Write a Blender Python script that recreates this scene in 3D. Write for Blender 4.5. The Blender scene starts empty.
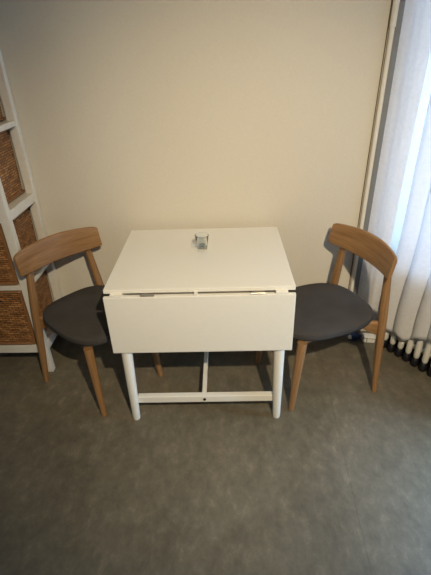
import bpy, bmesh, math, random
from mathutils import Vector, Matrix
random.seed(4)
S = bpy.context.scene
COL = S.collection
PI = math.pi

# ------------------------------------------------------------------ materials
def new_mat(name):
    m = bpy.data.materials.new(name); m.use_nodes = True
    nt = m.node_tree
    return m, nt, nt.nodes['Principled BSDF']

def N(nt, kind, **kw):
    n = nt.nodes.new(kind)
    for k, v in kw.items():
        if k in n.inputs.keys(): n.inputs[k].default_value = v
        else: setattr(n, k, v)
    return n

def ramp(nt, fac, stops):
    r = nt.nodes.new('ShaderNodeValToRGB')
    el = r.color_ramp.elements
    while len(el) < len(stops): el.new(0.5)
    for e, (p, c) in zip(el, stops):
        e.position = p; e.color = (*c, 1)
    nt.links.new(fac, r.inputs['Fac'])
    return r.outputs['Color']

def bump(nt, b, height, strength, dist=0.002):
    n = N(nt, 'ShaderNodeBump', Strength=strength, Distance=dist)
    nt.links.new(height, n.inputs['Height']); nt.links.new(n.outputs['Normal'], b.inputs['Normal'])

def plain(name, col, rough=0.5, noise=0.03, scale=40, bmp=0.0, metal=0.0, spec=0.5):
    m, nt, b = new_mat(name)
    tc = N(nt, 'ShaderNodeTexCoord')
    nz = N(nt, 'ShaderNodeTexNoise', Scale=scale, Detail=4.0)
    nt.links.new(tc.outputs['Object'], nz.inputs['Vector'])
    a = tuple(max(0, c * (1 - noise)) for c in col); d = tuple(min(1, c * (1 + noise)) for c in col)
    nt.links.new(ramp(nt, nz.outputs['Fac'], [(0.3, a), (0.7, d)]), b.inputs['Base Color'])
    b.inputs['Roughness'].default_value = rough
    b.inputs['Metallic'].default_value = metal
    b.inputs['Specular IOR Level'].default_value = spec
    if bmp: bump(nt, b, nz.outputs['Fac'], bmp)
    return m

def wood_mat(name, c1, c2, c3):
    m, nt, b = new_mat(name)
    tc = N(nt, 'ShaderNodeTexCoord')
    mp = N(nt, 'ShaderNodeMapping'); mp.inputs['Scale'].default_value = (60, 5, 60)
    nt.links.new(tc.outputs['UV'], mp.inputs['Vector'])
    nz = N(nt, 'ShaderNodeTexNoise', Scale=1.0, Detail=6.0, Roughness=0.6, Distortion=0.6)
    nt.links.new(mp.outputs['Vector'], nz.inputs['Vector'])
    nt.links.new(ramp(nt, nz.outputs['Fac'], [(0.3, c1), (0.5, c2), (0.72, c3)]), b.inputs['Base Color'])
    b.inputs['Roughness'].default_value = 0.42
    bump(nt, b, nz.outputs['Fac'], 0.08, 0.001)
    return m

M = {}
M['wall'] = plain('wall_paint', (0.70, 0.655, 0.565), 0.85, 0.02, 90, 0.05, spec=0.2)
M['dim_wall'] = plain('low_bounce_paint', (0.22, 0.21, 0.20), 0.9, 0.01, 60, spec=0.2)  # darkened for the unseen walls and ceiling, to cut bounced light
M['table'] = plain('white_lacquer', (0.85, 0.83, 0.765), 0.38, 0.01, 60)
M['frame_white'] = plain('white_painted_wood', (0.76, 0.73, 0.66), 0.5, 0.04, 35, 0.03)
M['pipe'] = plain('white_pipe_enamel', (0.80, 0.77, 0.70), 0.35, 0.02, 30)
M['grey_strip'] = plain('grey_strip', (0.20, 0.195, 0.185), 0.6, 0.03, 30)
M['rad'] = plain('cream_enamel', (0.82, 0.79, 0.70), 0.35, 0.02, 40)
M['black'] = plain('plain_black', (0.008, 0.008, 0.012), 0.5, 0.1, 60)
M['hole'] = plain('dark_hole', (0.01, 0.008, 0.006), 0.9, 0.1, 60)
M['brown_line'] = plain('dark_brown', (0.12, 0.085, 0.055), 0.8, 0.05, 60)
M['metal'] = plain('hinge_steel', (0.55, 0.53, 0.49), 0.35, 0.05, 60, metal=1.0)
M['blue'] = plain('navy_plastic', (0.02, 0.04, 0.13), 0.3, 0.1, 50)
M['plug_white'] = plain('white_plastic', (0.82, 0.80, 0.76), 0.35, 0.02, 50)
M['wood'] = wood_mat('oak_wood', (0.235, 0.120, 0.047), (0.315, 0.170, 0.070), (0.385, 0.218, 0.098))
M['print'] = plain('cup_print', (0.10, 0.14, 0.15), 0.6, 0.1, 60)

def fabric():
    m, nt, b = new_mat('charcoal_wool')
    tc = N(nt, 'ShaderNodeTexCoord')
    n1 = N(nt, 'ShaderNodeTexNoise', Scale=350.0, Detail=3.0)
    n2 = N(nt, 'ShaderNodeTexNoise', Scale=9.0, Detail=3.0)
    for n in (n1, n2): nt.links.new(tc.outputs['Object'], n.inputs['Vector'])
    mx = N(nt, 'ShaderNodeMath', operation='MULTIPLY_ADD'); mx.inputs[1].default_value = 0.6
    nt.links.new(n1.outputs['Fac'], mx.inputs[0])
    m2 = N(nt, 'ShaderNodeMath', operation='MULTIPLY'); m2.inputs[1].default_value = 0.4
    nt.links.new(n2.outputs['Fac'], m2.inputs[0]); nt.links.new(m2.outputs[0], mx.inputs[2])
    nt.links.new(ramp(nt, mx.outputs[0], [(0.3, (0.047, 0.044, 0.042)), (0.7, (0.082, 0.077, 0.075))]), b.inputs['Base Color'])
    b.inputs['Roughness'].default_value = 0.95
    b.inputs['Specular IOR Level'].default_value = 0.15
    bump(nt, b, n1.outputs['Fac'], 0.35, 0.001)
    return m
M['fabric'] = fabric()

def floor_mat():
    m, nt, b = new_mat('grey_concrete_vinyl')
    tc = N(nt, 'ShaderNodeTexCoord')
    mp = N(nt, 'ShaderNodeMapping'); mp.inputs['Scale'].default_value = (1.0, 0.7, 1.0); nt.links.new(tc.outputs['Object'], mp.inputs['Vector'])
    n1 = N(nt, 'ShaderNodeTexNoise', Scale=2.2, Detail=8.0, Roughness=0.62, Distortion=0.4)
    n2 = N(nt, 'ShaderNodeTexNoise', Scale=19.0, Detail=10.0, Roughness=0.75, Distortion=0.25)
    n3 = N(nt, 'ShaderNodeTexNoise', Scale=120.0, Detail=3.0)
    for n in (n1, n2, n3): nt.links.new(mp.outputs['Vector'], n.inputs['Vector'])
    c1 = ramp(nt, n1.outputs['Fac'], [(0.32, (0.128, 0.110, 0.077)), (0.68, (0.194, 0.168, 0.119))])
    c2 = ramp(nt, n2.outputs['Fac'], [(0.36, (0.76, 0.755, 0.75)), (0.50, (0.95, 0.95, 0.95)), (0.57, (1.08, 1.08, 1.08)), (0.66, (1.40, 1.39, 1.38))])
    mul = N(nt, 'ShaderNodeMix', data_type='RGBA', blend_type='MULTIPLY'); mul.inputs[0].default_value = 1.0
    nt.links.new(c1, mul.inputs[6]); nt.links.new(c2, mul.inputs[7])
    # sheet seams: thin dark lines running towards the camera, 0.9 m apart
    sep = N(nt, 'ShaderNodeSeparateXYZ'); nt.links.new(tc.outputs['Object'], sep.inputs[0])
    def math_(op, a, bb):
        n = N(nt, 'ShaderNodeMath', operation=op)
        for i, v in enumerate((a, bb)):
            if hasattr(v, 'node'): nt.links.new(v, n.inputs[i])
            elif v is not None: n.inputs[i].default_value = v
        return n.outputs[0]
    xs = math_('ADD', sep.outputs['X'], math_('MULTIPLY', sep.outputs['Y'], SEAM[1]))
    md = math_('ABSOLUTE', math_('SUBTRACT', math_('PINGPONG', math_('SUBTRACT', xs, SEAM[0]), 0.95), 0.0), None)
    line = math_('LESS_THAN', md, 0.0018)
    mx = N(nt, 'ShaderNodeMix', data_type='RGBA'); 
    nt.links.new(math_('MULTIPLY', line, 0.28), mx.inputs[0]); nt.links.new(mul.outputs[2], mx.inputs[6])
    mx.inputs[7].default_value = (0.05, 0.048, 0.043, 1)
    nt.links.new(mx.outputs[2], b.inputs['Base Color'])
    rr = N(nt, 'ShaderNodeMapRange'); rr.inputs['To Min'].default_value = 0.34; rr.inputs['To Max'].default_value = 0.56
    nt.links.new(n2.outputs['Fac'], rr.inputs['Value']); nt.links.new(rr.outputs[0], b.inputs['Roughness'])
    bump(nt, b, n3.outputs['Fac'], 0.12, 0.001)
    return m
SEAM = (0.638, -0.049)
M['floor'] = floor_mat()

def wicker_mat():
    m, nt, b = new_mat('brown_wicker')
    uv = N(nt, 'ShaderNodeTexCoord')
    br = N(nt, 'ShaderNodeTexBrick')
    br.offset = 0.5
    for k, v in {'Color1': (0.56, 0.285, 0.105, 1), 'Color2': (0.26, 0.115, 0.040, 1), 'Mortar': (0.075, 0.030, 0.011, 1),
                 'Scale': 1.0, 'Mortar Size': 0.0026, 'Mortar Smooth': 1.0, 'Bias': 0.0, 'Brick Width': 0.036, 'Row Height': 0.0120}.items():
        br.inputs[k].default_value = v
    nt.links.new(uv.outputs['UV'], br.inputs['Vector'])
    nz = N(nt, 'ShaderNodeTexNoise', Scale=22.0, Detail=6.0, Roughness=0.7); nt.links.new(uv.outputs['UV'], nz.inputs['Vector'])
    mul = N(nt, 'ShaderNodeMix', data_type='RGBA', blend_type='MULTIPLY'); mul.inputs[0].default_value = 1.0
    nt.links.new(br.outputs['Color'], mul.inputs[6])
    nt.links.new(ramp(nt, nz.outputs['Fac'], [(0.32, (0.58, 0.55, 0.52)), (0.66, (1.25, 1.22, 1.2))]), mul.inputs[7])
    nt.links.new(mul.outputs[2], b.inputs['Base Color'])
    b.inputs['Roughness'].default_value = 0.5
    inv = N(nt, 'ShaderNodeMath', operation='SUBTRACT'); inv.inputs[0].default_value = 1.0
    nt.links.new(br.outputs['Fac'], inv.inputs[1])
    bump(nt, b, inv.outputs[0], 0.9, 0.004)
    return m
M['wicker'] = wicker_mat()
M['wicker_rim'] = wood_mat('wicker_rim', (0.13, 0.058, 0.022), (0.25, 0.12, 0.046), (0.38, 0.195, 0.08))

def curtain_mat():
    m, nt, b = new_mat('white_sheer_cloth')
    nt.nodes.remove(b)
    out = nt.nodes['Material Output']
    tc = N(nt, 'ShaderNodeTexCoord')
    nz = N(nt, 'ShaderNodeTexNoise', Scale=60.0, Detail=3.0); nt.links.new(tc.outputs['Object'], nz.inputs['Vector'])
    col = ramp(nt, nz.outputs['Fac'], [(0.3, (0.88, 0.87, 0.87)), (0.7, (0.93, 0.92, 0.92))])
    d = N(nt, 'ShaderNodeBsdfDiffuse'); t = N(nt, 'ShaderNodeBsdfTranslucent')
    for n in (d, t): nt.links.new(col, n.inputs['Color'])
    mx = N(nt, 'ShaderNodeMixShader'); mx.inputs[0].default_value = 0.30
    nt.links.new(d.outputs[0], mx.inputs[1]); nt.links.new(t.outputs[0], mx.inputs[2])
    nt.links.new(mx.outputs[0], out.inputs['Surface'])
    return m
M['curtain'] = curtain_mat()

def glass_mat(name, tint, rough=0.02):
    m, nt, b = new_mat(name)
    b.inputs['Base Color'].default_value = (*tint, 1)
    b.inputs['Transmission Weight'].default_value = 1.0
    b.inputs['Roughness'].default_value = rough
    b.inputs['IOR'].default_value = 1.45
    return m
M['glass'] = glass_mat('cup_glass', (0.955, 0.985, 0.985))
def pane_mat():
    m, nt, b = new_mat('window_glass'); nt.nodes.remove(b)
    g = N(nt, 'ShaderNodeBsdfGlossy', Roughness=0.02); t = N(nt, 'ShaderNodeBsdfTransparent')
    f = N(nt, 'ShaderNodeFresnel', IOR=1.45); mx = N(nt, 'ShaderNodeMixShader')
    nt.links.new(f.outputs[0], mx.inputs[0]); nt.links.new(t.outputs[0], mx.inputs[1]); nt.links.new(g.outputs[0], mx.inputs[2])
    nt.links.new(mx.outputs[0], nt.nodes['Material Output'].inputs['Surface'])
    return m
M['pane'] = pane_mat()

# ------------------------------------------------------------------ mesh helpers
def link(name, bm, mat, parent=None, smooth=True, bevel=0.0, segs=2, loc=None):
    bmesh.ops.recalc_face_normals(bm, faces=bm.faces)
    me = bpy.data.meshes.new(name); bm.to_mesh(me); bm.free()
    me.materials.append(M[mat])
    o = bpy.data.objects.new(name, me); COL.objects.link(o)
    if smooth:
        for p in me.polygons: p.use_smooth = True
        me.set_sharp_from_angle(angle=math.radians(40))
    if bevel:
        md = o.modifiers.new('bevel', 'BEVEL'); md.width = bevel; md.segments = segs; md.limit_method = 'ANGLE'
        md.harden_normals = False
    if parent: o.parent = parent
    if loc: o.location = loc
    return o

def thing(name, label, cat, loc=(0, 0, 0), rz=0.0, group=None):
    o = bpy.data.objects.new(name, None); COL.objects.link(o)
    o.empty_display_size = 0.05
    o.location = loc; o.rotation_euler = (0, 0, rz)
    o['label'] = label; o['category'] = cat
    if group: o['group'] = group
    return o

def tag(o, label, cat, group=None):
    o['label'] = label; o['category'] = cat
    if group: o['group'] = group
    return o

def box(bm, x0, x1, y0, y1, z0, z1, mat=None):
    vs = [bm.verts.new(p) for p in ((x0, y0, z0), (x1, y0, z0), (x1, y1, z0), (x0, y1, z0), (x0, y0, z1), (x1, y0, z1), (x1, y1, z1), (x0, y1, z1))]
    if mat is not None:
        for v in vs: v.co = mat @ v.co
    for f in ((0, 3, 2, 1), (4, 5, 6, 7), (0, 1, 5, 4), (1, 2, 6, 5), (2, 3, 7, 6), (3, 0, 4, 7)):
        bm.faces.new([vs[i] for i in f])

def sweep(bm, path, secs, n=16, power=2.0, up=(0, 0, 1), uv=True):
    """loft superellipse sections (half-width, half-depth) along path points; capped"""
    P = [Vector(p) for p in path]; rings = []; L = 0; Ls = []
    uvl = bm.loops.layers.uv.verify()
    for i, p in enumerate(P):
        if i: L += (P[i] - P[i - 1]).length
        Ls.append(L)
        t = (P[min(i + 1, len(P) - 1)] - P[max(i - 1, 0)]).normalized()
        u = Vector(up); a = u.cross(t)
        if a.length < 1e-4: a = Vector((1, 0, 0)).cross(t)
        a.normalize(); b = t.cross(a).normalized()
        w, d = secs[i]; ring = []
        for k in range(n):
            th = 2 * PI * k / n; c, s = math.cos(th), math.sin(th)
            x = math.copysign(abs(c) ** (2 / power), c) * w; y = math.copysign(abs(s) ** (2 / power), s) * d
            ring.append(bm.verts.new(p + a * x + b * y))
        rings.append(ring)
    for i in range(len(rings) - 1):
        for k in range(n):
            f = bm.faces.new((rings[i][k], rings[i][(k + 1) % n], rings[i + 1][(k + 1) % n], rings[i + 1][k]))
            kk = (k, k + 1, k + 1, k); ll = (Ls[i], Ls[i], Ls[i + 1], Ls[i + 1])
            for lp, a_, l_ in zip(f.loops, kk, ll):
                lp[uvl].uv = (abs(((a_ / n) * 2) - 1) * 0.12, l_)
    bm.faces.new(rings[0][::-1]); bm.faces.new(rings[-1])

def tube(bm, path, r, n=12):
    sweep(bm, path, [(r, r)] * len(path), n=n, up=(0.31, 0.2, 0.93))

def lathe(bm, prof, n=32, c=(0, 0)):
    rings = []
    for r, z in prof:
        if r < 1e-6: rings.append([bm.verts.new((c[0], c[1], z))])
        else: rings.append([bm.verts.new((c[0] + r * math.cos(2 * PI * k / n), c[1] + r * math.sin(2 * PI * k / n), z)) for k in range(n)])
    for a, b in zip(rings[:-1], rings[1:]):
        for k in range(n):
            q = [a[k % len(a)], a[(k + 1) % len(a)], b[(k + 1) % len(b)], b[k % len(b)]]
            u = []
            for v in q:
                if v not in u: u.append(v)
            if len(u) > 2: bm.faces.new(u)

# ------------------------------------------------------------------ the room
WY = 0.72                                     # back wall plane
d = Vector((0.56, -0.83, 0)).normalized()     # run of the window wall, seen from the corner
nout = Vector((0.83, 0.56, 0)).normalized()   # outward (towards outdoors)
CO = Vector((0.92, 0.72, 0))                  # where the curtain plane meets the back wall
def W(t, off, z): return CO + d * t + nout * off + Vector((0, 0, z))
WALLOFF = 0.15
def frame_mat():                              # local x = along wall, y = outward
    return Matrix(((d.x, nout.x, 0, CO.x), (d.y, nout.y, 0, CO.y), (0, 0, 1, 0), (0, 0, 0, 1)))
FM = frame_mat()
XL, YB, H = -2.1, -3.3, 2.75
def struct(name, bm, mat, **k):
    o = link(name, bm, mat, smooth=False, **k); o['kind'] = 'structure'; return o

bm = bmesh.new(); box(bm, XL - .1, 3.4, YB - .1, 1.0, -0.06, 0.0); struct('floor', bm, 'floor')
bm = bmesh.new(); box(bm, XL - .1, 3.4, YB - .1, 1.0, H, H + .06); struct('ceiling', bm, 'dim_wall')
bm = bmesh.new(); box(bm, XL - .1, 1.14, WY, WY + .12, 0, H); struct('wall_back', bm, 'wall')
# window wall with an opening
T0, T1, Z0, Z1, TE = 0.06, 0.97, 0.52, 2.30, 3.95
bm = bmesh.new()
t_start = -0.17; DT0, DT1 = 1.03, 1.80       # unseen door opening added to let cool light onto the floor
for a in ((t_start, T0, 0, H), (T1, DT0, 0, H), (DT1, TE, 0, H), (DT0, DT1, 2.2, H), (T0, T1, 0, Z0), (T0, T1, Z1, H)):
    box(bm, a[0], a[1], WALLOFF, WALLOFF + .14, a[2], a[3], FM)
struct('wall_right', bm, 'wall')
bm = bmesh.new()
fw_ = 0.055
for a in ((T0, T0 + fw_, Z0, Z1), (T1 - fw_, T1, Z0, Z1), (T0, T1, Z0, Z0 + fw_), (T0, T1, Z1 - fw_, Z1)):
    box(bm, a[0], a[1], WALLOFF + .05, WALLOFF + .11, a[2], a[3], FM)
w1 = struct('window_1', bm, 'frame_white')
bm = bmesh.new()
box(bm, T0 + .03, T1 - .03, WALLOFF + .075, WALLOFF + .081, Z0 + .03, Z1 - .03, FM)
link('window_pane', bm, 'pane', w1, smooth=False)
bm = bmesh.new()
for a in ((DT0, DT0 + .07, 0, 2.2), (DT1 - .07, DT1, 0, 2.2), (DT0, DT1, 0, .09), (DT0, DT1, 2.12, 2.2)):
    box(bm, a[0], a[1], WALLOFF + .05, WALLOFF + .11, a[2], a[3], FM)
dr = struct('added_door_1', bm, 'frame_white')  # frame of the added door, out of view
bm = bmesh.new(); box(bm, DT0 + .05, DT1 - .05, WALLOFF + .075, WALLOFF + .081, .07, 2.14, FM)
link('added_door_pane', bm, 'pane', dr, smooth=False)
# walls out of frame that close the room; the left one has an opening added for the fill light
bm = bmesh.new(); box(bm, XL - .1, 3.4, YB - .1, YB, 0, H); struct('wall_front', bm, 'dim_wall')
bm = bmesh.new()
wy0, wy1, wz0, wz1 = -1.6, -0.5, 1.1, 2.2
for a in ((YB, wy0, 0, H), (wy1, WY, 0, H), (wy0, wy1, 0, wz0), (wy0, wy1, wz1, H)):
    box(bm, XL - .1, XL, a[0], a[1], a[2], a[3])
struct('wall_left', bm, 'dim_wall')

# thin vertical grey and brown strips by the corner
bm = bmesh.new(); box(bm, 0.8755, 0.914, WY - .012, WY, 0, H); struct('wall_strip_1', bm, 'grey_strip')
bm = bmesh.new(); box(bm, 0.8455, 0.8495, WY - .004, WY, 0, H); struct('wall_strip_2', bm, 'brown_line')
t = thing('heating_pipe', 'slim white vertical heating pipe running up the wall beside the curtain', 'pipe', (0.862, WY - .017, 0))
bm = bmesh.new(); lathe(bm, [(0, 0.0), (.0105, 0.0), (.0105, 1.66), (.0105, H - .01), (0, H - .01)], 20); link('pipe_run', bm, 'pipe', t)
bm = bmesh.new(); lathe(bm, [(.0105, 1.66), (.0135, 1.662), (.0135, 2.3), (.0105, 2.302)], 20); link('pipe_sleeve', bm, 'pipe', t)

# ------------------------------------------------------------------ drop-leaf table
D = 0.664; TY = .012
tb = thing('drop_leaf_table', 'white drop-leaf table standing against the wall with its front leaf hanging down', 'table', (-.002, 0, 0), math.radians(.45))
bm = bmesh.new(); box(bm, -.4, .4, TY, D, .731, .75); link('tabletop', bm, 'table', tb, bevel=.003, smooth=False)
def leaf(y0, y1):
    bm = bmesh.new(); box(bm, -.4, .4, y0, y1, .4315, .7235)
    return link('drop_leaf', bm, 'table', tb, bevel=.003, smooth=False)
lf = leaf(-.008, .010); leaf(D + .001, D + .019)
for sx in (-1, 1):
    for y, sy in ((.038, 1), (D - .038, -1)):
        bm = bmesh.new()
        x = sx * .345
        secs = [(.0165, .0165), (.0185, .0185), (.0225, .0225), (.0255, .0255), (.0255, .0255)]
        sweep(bm, [(x + sx * .006 * (1 - z), y - sy * .026 * (1 - z / .73), z) for z in (0.0, .012, .22, .46, .73)], secs, n=24)
        link('leg', bm, 'table', tb)
bm = bmesh.new()
box(bm, -.335, .335, .038, .056, .655, .731); link('apron', bm, 'table', tb, smooth=False, bevel=.002)
bm = bmesh.new(); box(bm, -.335, .335, D - .056, D - .038, .655, .731); link('apron', bm, 'table', tb, smooth=False, bevel=.002)
for x in (-.354, .336):
    bm = bmesh.new(); box(bm, x, x + .018, .06, D - .06, .655, .731); link('side_apron', bm, 'table', tb, smooth=False, bevel=.002)
bm = bmesh.new(); box(bm, -.335, .335, .026, .056, .088, .128); st = link('stretcher', bm, 'table', tb, smooth=False, bevel=.004)
bm = bmesh.new()
mt = Matrix.Translation((-.004, .0255, .108)) @ Matrix.Rotation(PI / 2, 4, 'X')
bmesh.ops.create_cone(bm, cap_ends=True, segments=16, radius1=.0075, radius2=.0075, depth=.004, matrix=mt)
h = link('bolt_hole', bm, 'hole', st); h['label'] = 'dark round bolt hole'
bm = bmesh.new(); box(bm, -.335, .335, D - .060, D - .030, .088, .128); link('stretcher', bm, 'table', tb, smooth=False, bevel=.004)
bm = bmesh.new(); box(bm, -.017, .005, .058, D - .058, .092, .124); link('crossbar', bm, 'table', tb, smooth=False, bevel=.003)
# leaf supports and hinges showing in the slot under the top
for x0, x1 in ((-.372, -.322), (.318, .368)):
    bm = bmesh.new(); box(bm, x0, x1, -.007, .05, .7235, .731); link('leaf_support', bm, 'table', tb, smooth=False)
bm = bmesh.new(); box(bm, -.020, -.006, -.006, .05, .7235, .731); link('leaf_stop', bm, 'table', tb, smooth=False)
for x in (-.215, .245):
    bm = bmesh.new()
    sweep(bm, [(x - .03, -.001, .7275), (x + .03, -.001, .7275)], [(.0042, .0042)] * 2, n=12)
    box(bm, x - .028, x + .028, -.006, .03, .7262, .7288)
    hg = link('hinge', bm, 'metal', tb); hg['label'] = 'steel hinge'

# ------------------------------------------------------------------ glass cup
cupx, cupy = -.004, .392
cup = thing('glass_cup', 'small clear glass mug with a dark print standing near the back of the white table', 'cup', (cupx, cupy, .7505))
bm = bmesh.new()
lathe(bm, [(0, 0), (.022, 0), (.0245, .002), (.028, .03), (.0335, .066), (.0338, .068), (.0325, .069), (.0313, .067), (.0262, .030), (.0228, .012), (.018, .0085), (0, .008)], 36)
for v in bm.verts: v.co.z *= 1.1
link('cup_body', bm, 'glass', cup)
bm = bmesh.new()
pts = []
for k in range(13):
    a = PI / 2 + PI * k / 12
    pts.append((-.0275 + .0135 * math.cos(a), -.004, .036 + .017 * math.sin(a)))
pts[0] = (-.0305, -.004, .052); pts[-1] = (-.027, -.004, .021)
tube(bm, pts, .0028, 10); link('handle', bm, 'glass', cup)
bm = bmesh.new()
def onc(a, z, e=.0006):
    r = .0245 + (z - .002) * (.0335 - .0245) / .064 + e
    return (r * math.cos(a), r * math.sin(a), z)
for z0, z1, ha in ((.0285, .0325, .36), (.0345, .040, .50), (.0415, .0445, .30)):
    for e in (1,):
        g = [[bm.verts.new(onc(-PI / 2 + .05 + ha * (2 * i / 10 - 1), z, .0006)) for i in range(11)] for z in (z0, z1)]
        for i in range(10): bm.faces.new((g[0][i], g[0][i + 1], g[1][i + 1], g[1][i]))
pr_ = link('printed_mark', bm, 'print', cup); pr_['label'] = 'dark printed mark'

# ------------------------------------------------------------------ chairs
def chair(name, label, pose, group):
    root = thing(name, label, 'chair', (pose[0], pose[1], 0), pose[2], group)
    for s in (1, -1):
        # rear leg: foot, seat joint, backrest
        A, B = Vector((-.240, s * .252, 0)), Vector((-.2605, s * .1645, .712))
        ks = (0, .03, .27, .55, .62, .72, .85, 1)
        ww = (.0125, .014, .0175, .0210, .0215, .0205, .0185, .0155)
        bm = bmesh.new(); sweep(bm, [A.lerp(B, k) for k in ks], [(w * .95, w) for w in ww], n=20, power=2.4)
        link('rear_leg', bm, 'wood', root)
        A, B = Vector((.227, s * .193, 0)), Vector((.185, s * .178, .402))
        ks = (0, .04, .4, .75, 1); ww = (.0125, .0140, .0175, .0205, .0215)
        bm = bmesh.new(); sweep(bm, [A.lerp(B, k) for k in ks], [(w, w) for w in ww], n=20, power=2.4)
        link('front_leg', bm, 'wood', root)
        # side rail: deep where it meets the rear leg, slimmer to the front
        bm = bmesh.new()
        path = [(-.248, s * .197, .372), (-.222, s * .180, .376), (-.17, s * .155, .390), (.05, s * .150, .391), (.185, s * .165, .392)]
        sweep(bm, path, [(.011, .040), (.012, .036), (.012, .020), (.011, .012), (.010, .011)], n=16, power=4)
        link('side_rail', bm, 'wood', root)
    for x, w in ((-.205, .150), (.150, .150)):
        bm = bmesh.new(); sweep(bm, [(x, -w, .390), (x, w, .390)], [(.010, .011)] * 2, n=16, power=4)
        link('cross_rail', bm, 'wood', root)
    # padded seat
    bm = bmesh.new()
    n = 72
    prof = [(0.0, .3985), (.82, .3985), (.92, .400), (.975, .408), (1.0, .426), (.985, .4405), (.95, .4465), (.88, .4505), (.7, .4525), (.45, .4515), (.2, .4505), (0, .4500)]
    rings = []
    for r, z in prof:
        if r == 0: rings.append([bm.verts.new((-.014, 0, z))]); continue
        ring = []
        for k in range(n):
            th = 2 * PI * k / n; c, s_ = math.cos(th), math.sin(th); p = 3.0
            x = math.copysign(abs(c) ** (2 / p), c); y = math.copysign(abs(s_) ** (2 / p), s_)
            hw = .224 - .008 * max(0, -x) ** 2
            X = -.014 + x * .257 * r
            ring.append(bm.verts.new((X, y * hw * r, z + .004 * (abs(y) * r) ** 2)))
        rings.append(ring)
    for a, b in zip(rings[:-1], rings[1:]):
        for k in range(n):
            q = []
            for v in (a[k % len(a)], a[(k + 1) % len(a)], b[(k + 1) % len(b)], b[k % len(b)]):
                if v not in q: q.append(v)
            bm.faces.new(q)
    link('seat', bm, 'fabric', root)
    # curved backrest board
    bm = bmesh.new(); uvl = bm.loops.layers.uv.verify()
    nu, hw = 28, .235
    rows = []
    for i in range(nu + 1):
        u = -1 + 2 * i / nu
        y = hw * u
        xb = -.270 + .055 * u * u              # board bows backwards in the middle
        zt = .796 - .014 * u * u; zb = .664 + .010 * abs(u) ** 3
        e = max(0, abs(u) - .88) / .12
        zt -= .008 * e * e; zb += .005 * e * e
        th = .0105 - .002 * abs(u)
        nrm = Vector((1, -2 * .055 * u / hw, 0)).normalized()
        ring = []
        nz = 8
        sec = []
        for k in range(nz + 1):
            v = k / nz; sec.append((v, 1))
        for k in range(nz, -1, -1):
            v = k / nz; sec.append((v, -1))
        for v, sd in sec:
            z = zb + (zt - zb) * v
            edge = min(v, 1 - v)
            tt = th * (1 if edge > .06 else .62)
            lean = -.020 * (v - .5)
            p = Vector((xb + lean, y, z)) + nrm * tt * sd
            ring.append(bm.verts.new(p))
        rows.append(ring)
    m_ = len(rows[0])
    for i in range(nu):
        for k in range(m_):
            f = bm.faces.new((rows[i][k], rows[i][(k + 1) % m_], rows[i + 1][(k + 1) % m_], rows[i + 1][k]))
            for lp in f.loops:
                lp[uvl].uv = (lp.vert.co.z, lp.vert.co.y)
    bm.faces.new(rows[0][::-1]); bm.faces.new(rows[-1])
    link('backrest', bm, 'wood', root, bevel=.003)
    # glides under the feet
    return root
POSE_L = (-.571, .323, -.704); POSE_R = (.566, .324, -2.753)
chair('dining_chair', 'oak chair with dark grey padded seat at the table end beside the wicker basket shelf', POSE_L, 'oak dining chairs')
chair('dining_chair', 'oak chair with dark grey padded seat at the table end beside the white curtain', POSE_R, 'oak dining chairs')

# ------------------------------------------------------------------ basket shelf
SX1, SX0, SY0, SY1 = -.905, -1.355, .362, .714
sh = thing('basket_shelf', 'tall narrow white wooden frame shelf holding brown wicker baskets', 'shelf', ((SX0 + SX1) / 2, (SY0 + SY1) / 2, 0))
ox, oy = (SX0 + SX1) / 2, (SY0 + SY1) / 2
hx, hy = (SX1 - SX0) / 2, (SY1 - SY0) / 2
pw = .044; pd = .034
for sx in (-1, 1):
    for sy in (-1, 1):
        x0 = -hx if sx < 0 else hx - pw; y0 = -hy if sy < 0 else hy - pd
        bm = bmesh.new(); box(bm, x0, x0 + pw, y0, y0 + pd, 0, 1.715)
        link('post', bm, 'frame_white', sh, smooth=False, bevel=.003)
levels = [(.142, .192), (.550, .576), (.918, .966), (1.302, 1.328), (1.672, 1.700)]
for z0, z1 in levels:
    for nm, y0 in (('front_rail', -hy + .002), ('back_rail', hy - .020)):
        bm = bmesh.new(); box(bm, -hx + pw, hx - pw, y0, y0 + .018, z0, z1); link(nm, bm, 'frame_white', sh, smooth=False, bevel=.002)
    for x0 in (-hx + .004, hx - .022):
        bm = bmesh.new(); box(bm, x0, x0 + .018, -hy + pd, hy - pd, z0, z1); link('side_rail', bm, 'frame_white', sh, smooth=False, bevel=.002)
    bm = bmesh.new(); box(bm, -hx + .024, hx - .024, -hy + .021, hy - .021, z1 - .012, z1 - .001)
    link('shelf_board', bm, 'frame_white', sh, smooth=False)
bm = bmesh.new(); box(bm, -hx - .012, hx + .012, -hy - .012, hy + .003, 1.715, 1.735); link('top_board', bm, 'frame_white', sh, smooth=False, bevel=.004)

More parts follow.
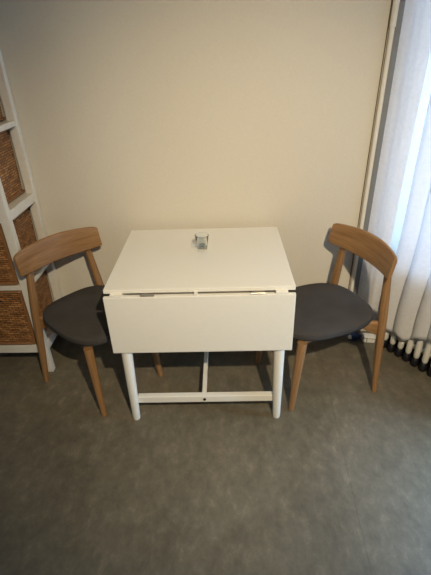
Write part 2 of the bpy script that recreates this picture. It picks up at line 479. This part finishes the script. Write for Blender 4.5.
def basket(label, z0, z1):
    W_, Dp, Hh = 2 * (hx - .050), 2 * hy - .016, z1 - z0
    t = thing('wicker_basket', label, 'basket', (ox, oy - .004, z0), 0, 'wicker baskets in the white shelf')
    bm = bmesh.new(); uvl = bm.loops.layers.uv.verify()
    r = .02; outline = []
    def pt(s, inset, z):
        # rounded rectangle by corner
        return None
    a, b = W_ / 2, Dp / 2
    for cx, cy, a0 in ((a - r, b - r, 0), (-a + r, b - r, PI / 2), (-a + r, -b + r, PI), (a - r, -b + r, 1.5 * PI)):
        for k in range(5):
            th = a0 + PI / 2 * k / 4
            outline.append((cx + r * math.cos(th), cy + r * math.sin(th)))
    n = len(outline)
    def ring(sc, z): return [bm.verts.new((x * sc, y * sc, z)) for x, y in outline]
    per = [0]
    for k in range(n):
        x0, y0 = outline[k]; x1, y1 = outline[(k + 1) % n]; per.append(per[-1] + math.hypot(x1 - x0, y1 - y0))
    zs = [0.0, Hh * .33, Hh * .66, Hh]
    outer = [ring(s, z) for s, z in zip((.955, .975, .985, .99), zs)]
    inner = [ring(s, z) for s, z in zip((.93, .95, .96, .965), (.008, Hh * .33, Hh * .66, Hh))]
    def wall(A, B, z0_, z1_):
        for k in range(n):
            f = bm.faces.new((A[k], A[(k + 1) % n], B[(k + 1) % n], B[k]))
            for lp, uu, vv in zip(f.loops, (per[k], per[k + 1], per[k + 1], per[k]), (z0_, z0_, z1_, z1_)): lp[uvl].uv = (uu, vv)
    for i in range(3):
        wall(outer[i], outer[i + 1], zs[i], zs[i + 1]); wall(inner[i + 1], inner[i], zs[i + 1], zs[i])
    wall(outer[3], inner[3], Hh, Hh + .01)
    for f in (bm.faces.new(outer[0][::-1]), bm.faces.new(inner[0])):
        for lp in f.loops: lp[uvl].uv = (lp.vert.co.x, lp.vert.co.y)
    link('basket_body', bm, 'wicker', t)
    for nm, z, sc in (('rim', Hh - .004, .985), ('base_band', .010, .965)):
        bm = bmesh.new()
        P = [(x * sc, y * sc, z) for x, y in outline]
        P = P + [P[0]]
        sweep(bm, P, [(.009, .007)] * len(P), n=10)
        link(nm, bm, 'wicker_rim', t)
    # corner stakes of the front and sides
    for sx in (-1, 1):
        bm = bmesh.new()
        sweep(bm, [(sx * (a * .955 - .004), -b * .957, .012), (sx * (a * .985 - .004), -b * .985, Hh - .006)], [(.009, .006)] * 2, n=10)
        link('corner_stake', bm, 'wicker_rim', t)
    # grip opening: a dark slot with a bound edge
    zc = Hh * .84; yf = -b * .987
    bm = bmesh.new()
    n2 = 24; pts = []
    for k in range(n2 + 1):
        th = 2 * PI * k / n2
        pts.append((.070 * math.cos(th), yf - .003, zc + .015 * math.sin(th)))
    tube(bm, pts, .0048, 8); hd = link('handle', bm, 'wicker_rim', t)
    bm = bmesh.new()
    vs = [bm.verts.new((.068 * math.cos(2 * PI * k / 24), yf - .0025, zc + .013 * math.sin(2 * PI * k / 24))) for k in range(24)]
    vs2 = [bm.verts.new((v.co.x, yf + .012, v.co.z)) for v in vs]
    bm.faces.new(vs); bm.faces.new(vs2[::-1])
    for k in range(24): bm.faces.new((vs[k], vs[(k + 1) % 24], vs2[(k + 1) % 24], vs2[k]))
    g = link('grip_opening', bm, 'hole', hd); g['label'] = 'dark grip opening'
    return t
gap = .004
names = ['brown wicker basket in the lowest tier of the white shelf behind the left chair',
         'brown wicker basket in the second tier from the floor, beside the left chair backrest',
         'brown wicker basket in the third tier, just above the left chair backrest',
         'brown wicker basket in the top tier of the white shelf at the photo edge']
for i, nm in enumerate(names):
    basket(nm, levels[i][1] + .001, levels[i + 1][0] - .008)

# ------------------------------------------------------------------ curtains (two cloth panels with a gap between)
def smooth_step(x): x = max(0, min(1, x)); return x * x * (3 - 2 * x)
def curtain(name, label, t_of, fold, hem, ztop=2.42, nu=120, nz=40, th=.0016):
    bm = bmesh.new(); g = []
    for j in range(nz + 1):
        row = []
        for i in range(nu + 1):
            u = i / nu
            z0 = hem(u); z = z0 + (ztop - z0) * (j / nz) ** 1.25
            t_ = t_of(u, z); off = fold(u, z)
            row.append(bm.verts.new(W(t_, off, z)))
        g.append(row)
    for j in range(nz):
        for i in range(nu): bm.faces.new((g[j][i], g[j][i + 1], g[j + 1][i + 1], g[j + 1][i]))
    bmesh.ops.recalc_face_normals(bm, faces=bm.faces)
    o = link(name, bm, 'curtain')
    md = o.modifiers.new('weld', 'SOLIDIFY'); md.thickness = th
    tag(o, label, 'curtain', 'white curtains at the window')
    return o
# panel beside the wall
def tA(u, z):
    r = .160 + .012 * smooth_step((z - .6) / 1.4) - .0 * z
    return .004 + u * (r - .004)
def fA(u, z): return -.030 + .007 * math.sin(u * 6 + .6) + .0012 * math.sin(u * 23 + z)
curtain('curtain', 'narrow white curtain panel hanging nearest the wall corner behind the right chair', tA, fA, lambda u: .255 - .02 * u)
# wide panel: flat pleats, each edge stepping back to the next
edges = [0.0, .100, .210, .297, .39, .48, .57, .66, .74, .83]
def tB(u, z):
    left = .200 + .004 * smooth_step((z - .9) / .8) - .035 * (1 - smooth_step((z - .25) / .55))
    return left + u * (1.02 - left)
def fB(u, z):
    x = u * .827
    for k in range(len(edges) - 1):
        if edges[k] <= x <= edges[k + 1]:
            f = (x - edges[k]) / (edges[k + 1] - edges[k]); break
    else:
        k, f = 8, .5
    depth = .028 + .007 * math.sin(k * 2.1)
    prof = -(math.sin(PI * f ** .75)) ** .85 if 0 < f < 1 else 0
    sway = .006 * math.sin(z * 3 + k) * (1 - z / 2.5)
    return -.012 + depth * prof + sway
def hemB(u):
    x = u * .827
    z = .195 - .03 * smooth_step(x / .1) + .085 * smooth_step((x - .17) / .16)
    return z + .010 * math.sin(x * 60)
curtain('curtain', 'wide pleated white curtain panel hanging in front of the radiator', tB, fB, hemB, nu=260)
bm = bmesh.new(); tube(bm, [W(-.0, -.03, 2.44), W(1.9, -.03, 2.44)], .012, 12)
tag(link('curtain_rail', bm, 'pipe'), 'white rail the curtains hang from above the window', 'curtain rail')

# ------------------------------------------------------------------ radiator
rad = thing('radiator', 'cream column radiator with black lower ends under the white curtain', 'radiator', W(.62, .055, 0), 0)
Mi = Matrix.Translation(-W(.62, .055, 0))
def wl(t_, off, z): return (Mi @ W(t_, off, z))
t0, ts, nsec = .213, .052, 17
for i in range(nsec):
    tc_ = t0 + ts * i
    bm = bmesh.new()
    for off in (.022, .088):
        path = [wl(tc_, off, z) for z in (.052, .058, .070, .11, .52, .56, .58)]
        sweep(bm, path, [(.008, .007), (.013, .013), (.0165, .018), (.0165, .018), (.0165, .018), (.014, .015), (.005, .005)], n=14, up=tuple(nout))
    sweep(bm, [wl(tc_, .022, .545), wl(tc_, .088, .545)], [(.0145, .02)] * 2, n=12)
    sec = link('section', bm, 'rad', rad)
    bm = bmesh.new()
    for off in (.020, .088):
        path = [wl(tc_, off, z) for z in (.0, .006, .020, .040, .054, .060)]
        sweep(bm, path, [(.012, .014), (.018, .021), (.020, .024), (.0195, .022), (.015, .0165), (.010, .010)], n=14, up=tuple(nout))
    ft = link('lower_end', bm, 'black', sec); ft['label'] = 'black lower end'  # black rounded cap below each cream column
for z in (.10, .54):
    bm = bmesh.new(); tube(bm, [wl(t0 - .01, .055, z), wl(t0 + ts * (nsec - 1) + .01, .055, z)], .014, 12); link('manifold', bm, 'rad', rad)
bm = bmesh.new()
tube(bm, [wl(t0 - .012, .055, .10), wl(t0 - .055, .052, .10), wl(t0 - .075, .05, .085), wl(t0 - .08, .05, .04), wl(t0 - .08, .05, .001)], .010, 12)
link('supply_pipe', bm, 'rad', rad)
bm = bmesh.new()
sweep(bm, [wl(t0 - .020, .055, .10), wl(t0 - .024, .055, .10), wl(t0 - .060, .055, .10), wl(t0 - .064, .055, .10)], [(.013, .013), (.018, .018), (.018, .018), (.012, .012)], n=14, up=(0, 0, 1))
link('valve', bm, 'grey_strip', rad)

# ------------------------------------------------------------------ small things on the floor by the corner
t = thing('power_adapter', 'white power adapter block lying on the floor behind the right chair leg', 'adapter', (.982, .617, 0), -.15)
bm = bmesh.new(); box(bm, -.036, .036, -.022, .022, 0, .042); bd = link('adapter_body', bm, 'plug_white', t, smooth=False, bevel=.004)
bm = bmesh.new(); box(bm, -.014, -.011, -.0228, -.02, .004, .038); box(bm, -.036, .036, -.0226, -.02, .030, .032); link('seam', bm, 'hole', bd, smooth=False)
t = thing('plug', 'small dark blue plug with a white tip on the floor beside the white adapter', 'plug', (.905, .632, 0), .12)
bm = bmesh.new(); sweep(bm, [(-.030, 0, .023), (-.024, 0, .023), (.022, 0, .023), (.034, 0, .022)], [(.014, .014), (.020, .022), (.022, .0228), (.012, .012)], n=18, power=3)
link('plug_body', bm, 'blue', t)
bm = bmesh.new(); sweep(bm, [(-.046, -.004, .024), (-.040, -.004, .024), (-.028, -.002, .024)], [(.008, .008), (.012, .012), (.013, .013)], n=16)
link('tip', bm, 'plug_white', t)['label'] = 'white tip'

# ------------------------------------------------------------------ lights
def aim(o, loc, tgt):
    o.location = loc; o.rotation_euler = (Vector(tgt) - Vector(loc)).to_track_quat('-Z', 'Y').to_euler()
def lamp(name, kind, loc, tgt, energy, col, **k):
    L = bpy.data.lights.new(name, kind); L.energy = energy; L.color = col
    for a, v in k.items(): setattr(L, a, v)
    o = bpy.data.objects.new(name, L); COL.objects.link(o); aim(o, loc, tgt); return o
lamp('ceiling_spot', 'SPOT', (.58, -1.87, 2.45), (.22, .72, .34), 274, (1.0, 0.83, 0.57), spot_size=math.radians(71.5), spot_blend=1.0, shadow_soft_size=.025)
c = W(.56, .40, 1.30)
lamp('window_daylight', 'AREA', c, c - nout, 82, (0.43, 0.66, 1.0), shape='RECTANGLE', size=1.0, size_y=1.65)
c = W(1.28, .23, .55)
lamp('floor_cool_fill', 'AREA', c, c - nout, 40, (0.42, 0.68, 1.0), shape='RECTANGLE', size=.4, size_y=.85)  # cool fill added behind the unseen door to light the right floor
lamp('left_warm_fill', 'AREA', (XL - .12, -1.05, 1.65), (0, -.4, 1.0), 4, (1.0, 0.86, 0.66), shape='RECTANGLE', size=1.05, size_y=1.05)  # unseen warm fill added at the left to lift the ambient
wd = bpy.data.worlds.new('daylight'); S.world = wd; wd.use_nodes = True
bg = wd.node_tree.nodes['Background']; bg.inputs['Color'].default_value = (0.42, 0.66, 1.0, 1); bg.inputs['Strength'].default_value = 0.35

# ------------------------------------------------------------------ camera (26 mm equivalent phone lens, portrait)
th, yaw, roll = 0.5255, -0.035, -0.035
fwd = Vector((math.sin(yaw) * math.cos(th), math.cos(yaw) * math.cos(th), -math.sin(th)))
r = Vector((math.cos(yaw), -math.sin(yaw), 0)); u = r.cross(fwd)
r, u = r * math.cos(roll) + u * math.sin(roll), u * math.cos(roll) - r * math.sin(roll)
cd = bpy.data.cameras.new('camera'); cam = bpy.data.objects.new('camera', cd); COL.objects.link(cam)
cd.sensor_fit = 'VERTICAL'; cd.sensor_height = 36.0; cd.sensor_width = 27.0; cd.lens = 416 / 575 * 36; cd.clip_start = .02
cam.matrix_world = Matrix(((r.x, u.x, -fwd.x, .119), (r.y, u.y, -fwd.y, -1.470), (r.z, u.z, -fwd.z, 1.612), (0, 0, 0, 1)))
S.camera = cam
S.view_settings.view_transform = 'Standard'; S.view_settings.look = 'None'
S.view_settings.exposure = 0.0; S.view_settings.gamma = 1.0
S.view_settings.use_curve_mapping = False
